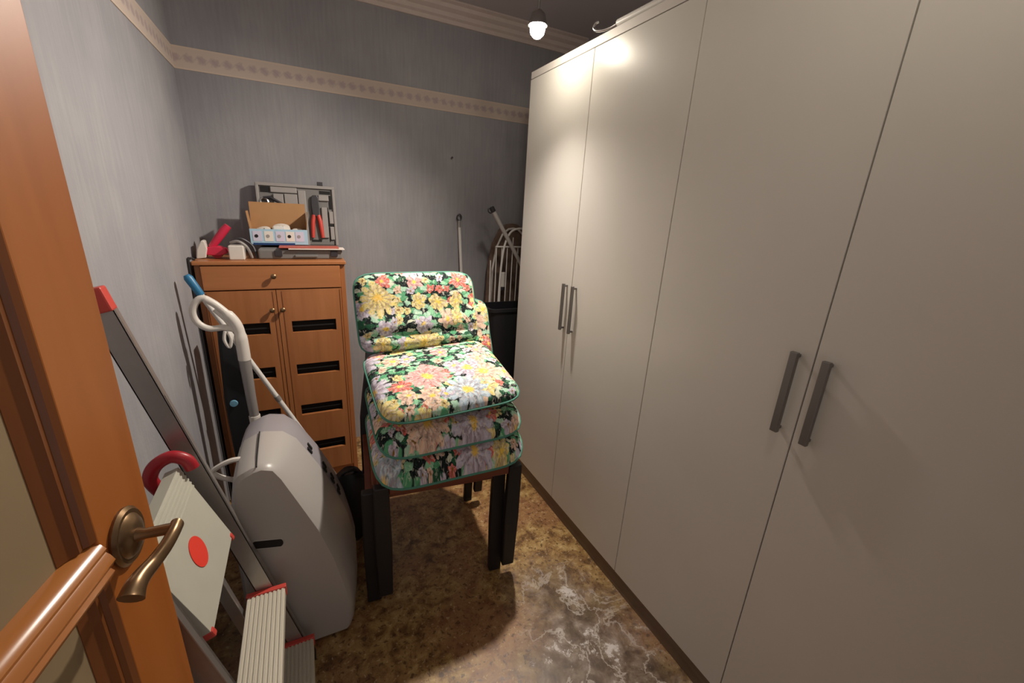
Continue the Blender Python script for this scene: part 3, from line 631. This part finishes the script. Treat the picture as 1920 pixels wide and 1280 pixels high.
front = MB().loft([sec(1.454, flare(grow(near, 0.016, 0.004), 0.051)), sec(1.52, flare(grow(near, 0.015, -0.008), 0.057)), sec(1.60, flare(grow(near, 0.0, -0.03), 0.054)), sec(1.63, flare(grow(near, -0.08, -0.06), 0.040))]).build('vent_casing', 'heater_shade', Q, smooth=True)
# seam groove strip along the top
MB().tube([(-0.176, 1.243, 0.7495), (-0.178, 1.30, 0.7535), (-0.180, 1.40, 0.7560), (-0.181, 1.45, 0.7545)], 0.0022, 6).build('seam', 'dark', shell)
# grip slot, dark and rimmed
gx, gz = -0.176, 0.478
slot = [Vector((gx + sx * 0.032 + 0.011 * math.cos(a), 1.2354, gz - sx * 0.007 + 0.016 * math.sin(a))) for sx, a in [(1, -PI / 2 + PI * k / 8) for k in range(9)] + [(-1, PI / 2 + PI * k / 8) for k in range(9)]]
MB().loft([slot, [v + Vector((0, 0.004, 0)) for v in slot]]).build('grip_slot', 'dark', shell)
MB().tube([v + Vector((0, 0.0005, -0.001)) for v in slot], 0.002, 6, closed=True).build('grip_rim', 'heater', shell, smooth=True)
# vents on the sloping right side of the rear casing
def surf(z):    # x of the right flank at height z (rear casing)
    g = flare(grow(near, 0.015, -0.006), 0.0555); pts = [(z_, x_) for x_, z_ in g[8:15]]
    for (za, xa), (zb, xb) in zip(pts, pts[1:]):
        if zb <= z <= za: return xa + (xb - xa) * (za - z) / max(1e-6, za - zb)
    return pts[-1][1]
for z in (0.650, 0.560, 0.505, 0.450):
    for y in (1.464, 1.492):
        x = surf(z); x2 = surf(z - 0.022)
        MB().add([(x, y, z), (x + 0.004, y, z + 0.002), (x2 + 0.004, y, z - 0.022), (x2, y, z - 0.024), (x, y + 0.014, z), (x + 0.004, y + 0.014, z + 0.002), (x2 + 0.004, y + 0.014, z - 0.022), (x2, y + 0.014, z - 0.024)],
                 [(0, 1, 2, 3), (7, 6, 5, 4), (0, 4, 5, 1), (1, 5, 6, 2), (2, 6, 7, 3), (3, 7, 4, 0)]).build('vent', 'dark', front)
MB().box((-0.24, 1.27, 0.0), (0.03, 1.60, 0.025)).build('base', 'blackplastic', Q, bevel=0.005)
MB().tube(spline([(-0.215, 1.35, 0.720), (-0.248, 1.35, 0.724), (-0.280, 1.35, 0.714), (-0.304, 1.35, 0.696), (-0.288, 1.35, 0.674), (-0.256, 1.35, 0.655), (-0.225, 1.35, 0.645)], 5), 0.008, 8).build('loop_handle', 'white', Q, smooth=True)

# black bag slumped behind the heater
bag = thing('bag', 'black bag slumped in shadow between heater and chair stack', 'bag', (0.098, 1.725, 0))
rg = []
for k, (z, a, b) in enumerate(((0.0, 0.055, 0.05), (0.04, 0.080, 0.075), (0.14, 0.092, 0.085), (0.26, 0.085, 0.075), (0.32, 0.066, 0.056), (0.345, 0.045, 0.040))):
    rg.append([(0.098 + a * 1.08 * math.cos(t) * (1 + 0.08 * math.sin(3 * t + k)), 1.725 + b * 0.9 * math.sin(t) * (1 + 0.08 * math.cos(4 * t + k)), z + 0.008 * math.sin(2 * t + k) * (z > 0)) for t in [2 * PI * i / 20 for i in range(20)]])
MB().loft(rg).build('sack', 'blackplastic', bag, smooth=True)
MB().tube(spline([(0.065, 1.71, 0.335), (0.08, 1.70, 0.362), (0.115, 1.71, 0.362), (0.135, 1.73, 0.332)], 5), 0.007, 8).build('strap', 'black', bag, smooth=True)
# blue bottle with yellow label
bt = thing('bottle', 'dark blue plastic bottle with yellow label standing by the cabinet foot', 'bottle', (0.215, 2.05, 0))
MB().lathe([(0.001, 0), (0.028, 0), (0.030, 0.006), (0.030, 0.095), (0.026, 0.11), (0.012, 0.125), (0.001, 0.125)], (0.205, 2.05, 0), 18).build('body', 'bottleblue', bt, smooth=True)
MB().lathe([(0.0301, 0.045), (0.0312, 0.046), (0.0312, 0.088), (0.0301, 0.089)], (0.205, 2.05, 0), 18).build('label_band', 'yellow', bt, smooth=True)
MB().lathe([(0.001, 0.123), (0.014, 0.123), (0.013, 0.150), (0.001, 0.150)], (0.205, 2.05, 0), 14).build('cap', 'white', bt, smooth=True)

# ------------------------------------------------------------------ brooms and cleaners left of the cabinet
br = thing('broom', 'white pole broom with blue grip leaning across the cabinet front', 'broom', (0.09, 2.03, 0))
a, b = Vector((-0.406, 1.96, 1.200)), Vector((0.085, 2.03, 0.06))
dd = (b - a)
MB().tube([a, a + dd * 0.010, a + dd * 0.07], [0.010, 0.016, 0.014], 12).build('grip', 'blue', br, smooth=True)
MB().tube([a + dd * 0.07, a + dd], 0.0105, 12).build('pole', 'whiteenamel', br, smooth=True)
MB().tube([a + dd * 0.49, a + dd * 0.512], 0.0125, 12).build('collar', 'greytube', br, smooth=True)
MB().box((0.02, 1.975, 0.0), (0.165, 2.085, 0.02)).box((0.05, 2.00, 0.02), (0.13, 2.06, 0.075)).build('head', 'blue', br, bevel=0.005)
v = thing('steam_mop', 'white steam mop with looped handle leaning beside the cabinet', 'mop', (-0.27, 1.90, 0))
def vp(x, z, y=1.90): return Vector((x, y, z))
loop = spline([vp(-0.258, 0.985), vp(-0.300, 1.000), vp(-0.352, 1.000), vp(-0.386, 1.028), vp(-0.394, 1.070), vp(-0.378, 1.108), vp(-0.352, 1.120), vp(-0.318, 1.092), vp(-0.282, 1.050), vp(-0.256, 1.010)], 6)
MB().tube(loop, 0.0125, 12).build('handle_loop', 'white', v, smooth=True)
MB().tube(spline([vp(-0.350, 1.118), vp(-0.320, 1.094), vp(-0.285, 1.052), vp(-0.262, 1.010), vp(-0.254, 0.96), vp(-0.252, 0.89), vp(-0.252, 0.86)], 5), [0.014] * 10 + [0.020] * 10 + [0.023] * 11, 14).build('grip', 'white', v, smooth=True)
MB().tube([vp(-0.325, 1.075), vp(-0.295, 1.035), vp(-0.275, 1.000)], 0.010, 10).build('trigger', 'white', v, smooth=True)
MB().tube([vp(-0.252, 0.865), vp(-0.250, 0.70), vp(-0.247, 0.60)], [0.022, 0.019, 0.018], 12).build('tube', 'greytube', v, smooth=True)
MB().tube([vp(-0.247, 0.605), vp(-0.246, 0.555)], 0.0215, 12).build('joint', 'cream', v, smooth=True)
MB().tube([vp(-0.246, 0.56), vp(-0.238, 0.05)], 0.019, 12).build('lower_tube', 'greytube', v, smooth=True)
MB().box((-0.33, 1.82, 0.0), (-0.15, 1.96, 0.05)).build('mop_head', 'white', v, bevel=0.012, seg=3)
MB().tube(spline([vp(-0.300, 0.990, 1.88), vp(-0.305, 0.955, 1.875), vp(-0.292, 0.925, 1.875), vp(-0.283, 0.958, 1.875), vp(-0.290, 0.985, 1.88)], 5), 0.006, 8).build('cord_bundle', 'white', v, smooth=True)
s = thing('stick_vacuum', 'black stick vacuum with pale blue button behind the white mop', 'vacuum', (-0.31, 2.03, 0))
rg = [[(x - w, y - 0.04, z), (x + w, y - 0.04, z), (x + w, y + 0.04, z), (x - w, y + 0.04, z)] for x, w, y, z in ((-0.298, 0.055, 2.03, 0.20), (-0.300, 0.060, 2.03, 0.42), (-0.312, 0.052, 2.04, 0.64), (-0.320, 0.036, 2.05, 0.85), (-0.325, 0.026, 2.06, 0.97))]
MB().loft(rg).build('body', 'blackplastic', s, bevel=0.014, seg=3)
MB().lathe([(0.001, 0), (0.016, 0), (0.014, 0.006), (0.001, 0.007)], (-0.328, 1.993, 0.632), 16, Matrix.Rotation(PI / 2, 4, 'X')).build('button', 'cyan', s, smooth=True)
MB().tube([(-0.298, 2.03, 0.21), (-0.296, 2.03, 0.04)], 0.025, 12).build('neck', 'blackplastic', s, smooth=True)
MB().box((-0.40, 1.965, 0.0), (-0.20, 2.10, 0.055)).build('floor_head', 'blackplastic', s, bevel=0.012, seg=3)

# ------------------------------------------------------------------ things stored between wardrobe and back wall
pole = thing('mop_pole', 'thin white pole with grey hook top standing against the back wall', 'pole', (0.95, 2.60, 0))
MB().tube([(0.912, 2.607, 1.385), (0.975, 2.56, 0.06)], 0.0095, 10).build('pole', 'whiteenamel', pole, smooth=True)
MB().tube([(0.911, 2.607, 1.38), (0.9105, 2.608, 1.42)], [0.011, 0.0085], 10).build('ferrule', 'greytube', pole, smooth=True)
MB().tube(arc((0.9105, 2.606, 1.440), 0.014, -PI / 2, 1.4 * PI, 14, (1, 0, 0), (0, 0, 1.4)), 0.004, 8).build('hook', 'gunmetal', pole, smooth=True)
MB().box((0.88, 2.50, 0.0), (1.07, 2.61, 0.065)).build('head', 'greytube', pole, bevel=0.008)
ib = thing('ironing_board', 'ironing board with brown cover and grey legs standing on end behind wardrobe', 'ironing board', (1.26, 2.53, 0))
IM = Matrix.Translation((1.265, 2.475, 0.0)) @ Matrix.Rotation(math.radians(-3.2), 4, 'X')
hw = [(0.185, 0.0), (0.19, 0.5), (0.185, 0.9), (0.17, 1.15), (0.14, 1.29), (0.09, 1.38), (0.04, 1.415)]
ol = [(x, z) for x, z in hw] + [(0, 1.42)] + [(-x, z) for x, z in reversed(hw)]
MB().loft([[IM @ Vector((x * 0.97, 0, z)) for x, z in ol], [IM @ Vector((x, 0.008, z)) for x, z in ol], [IM @ Vector((x, 0.022, z)) for x, z in ol], [IM @ Vector((x * 0.97, 0.030, z)) for x, z in ol]]).build('board', 'brownfab', ib, smooth=True)
ol2 = [(x * 0.86, z * 0.97 + 0.01) for x, z in ol]
MB().tube([IM @ Vector((x, -0.012, z)) for x, z in ol2], 0.007, 8).build('rim_tube', 'whiteenamel', ib, smooth=True)
lg = ib
MB().tube([(1.033, 2.352, 1.490), (1.262, 2.352, 1.143), (1.36, 2.40, 0.40)], 0.0125, 12).build('leg', 'legtube', ib, smooth=True)
MB().tube([(1.020, 2.352, 1.511), (1.035, 2.352, 1.488)], 0.0155, 12).build('foot_cap', 'gunmetal', ib, smooth=True)
MB().tube(arc((1.016, 2.352, 1.495), 0.016, 0.5 * PI, 1.6 * PI, 10, (1, 0, 0), (0, 0, 1)), 0.004, 8).build('end_hook', 'gunmetal', ib, smooth=True)
MB().box((1.140, 2.420, 1.02), (1.175, 2.450, 1.115)).build('clip', 'cream', ib, bevel=0.004)
MB().box((1.142, 2.420, 1.00), (1.173, 2.450, 1.02)).build('clip', 'gunmetal', ib, bevel=0.002)
dr_ = thing('drying_rack', 'folded white wire clothes drying rack standing in front of the ironing board', 'drying rack', (1.14, 2.37, 0))
for k in range(7):
    x = 1.036 + 0.035 * k; zt = (1.20, 1.285, 1.285, 1.285, 1.34, 1.285, 1.20)[k]
    MB().tube([(x, 2.37, 0.03), (x + 0.002 * k, 2.372, zt)], 0.0032, 8).build('wire', 'whiteenamel', dr_, smooth=True)
MB().tube([(1.064, 2.366, 1.283), (1.25, 2.366, 1.283)], 0.005, 8).build('cross_bar', 'whiteenamel', dr_, smooth=True)
MB().tube([(1.030, 2.366, 0.03), (1.26, 2.366, 0.03)], 0.005, 8).build('cross_bar', 'whiteenamel', dr_, smooth=True)
MB().tube(spline([(1.092, 2.360, 0.70), (1.098, 2.360, 1.05), (1.115, 2.360, 1.26), (1.150, 2.360, 1.360), (1.200, 2.360, 1.392), (1.27, 2.360, 1.395)], 6), 0.0065, 8).build('frame_tube', 'whiteenamel', dr_, smooth=True)
MB().tube([(1.03, 2.366, 0.0), (1.03, 2.366, 0.05)], 0.006, 8).build('foot', 'greytube', dr_, smooth=True)
MB().tube([(1.26, 2.366, 0.0), (1.26, 2.366, 0.05)], 0.006, 8).build('foot', 'greytube', dr_, smooth=True)
bn = thing('storage_bin', 'tall black plastic bin between the chair stack and the wardrobe end', 'bin', (1.08, 2.24, 0))
def rr_(x0, x1, y0, y1, z, r=0.03):
    out = []
    for cx, cy, a0 in ((x1 - r, y1 - r, 0), (x0 + r, y1 - r, PI / 2), (x0 + r, y0 + r, PI), (x1 - r, y0 + r, 1.5 * PI)):
        out += [(cx + r * math.cos(a0 + PI / 2 * k / 5), cy + r * math.sin(a0 + PI / 2 * k / 5), z) for k in range(6)]
    return out
MB().loft([rr_(0.975, 1.235, 2.155, 2.325, 0.0), rr_(0.955, 1.255, 2.145, 2.335, 0.92), rr_(0.948, 1.262, 2.138, 2.342, 0.925), rr_(0.948, 1.262, 2.138, 2.342, 0.945), rr_(0.960, 1.250, 2.150, 2.330, 0.945), rr_(0.985, 1.225, 2.165, 2.315, 0.05)]).build('body', 'blackplastic', bn, smooth=True)
MB().tube(spline([(0.950, 2.20, 0.915), (0.928, 2.20, 0.905), (0.924, 2.20, 0.875), (0.952, 2.20, 0.85)], 5), 0.006, 8).build('handle', 'blackplastic', bn, smooth=True)
# a nail left in the back wall
tag(MB().lathe([(0.0005, 0), (0.003, 0), (0.003, 0.014), (0.006, 0.015), (0.006, 0.017), (0.0005, 0.017)], (0.86, YB, 1.785), 10, Matrix.Rotation(PI / 2, 4, 'X')).build('nail', 'gunmetal', None), 'small dark nail left in the back wall above the white pole', 'nail')
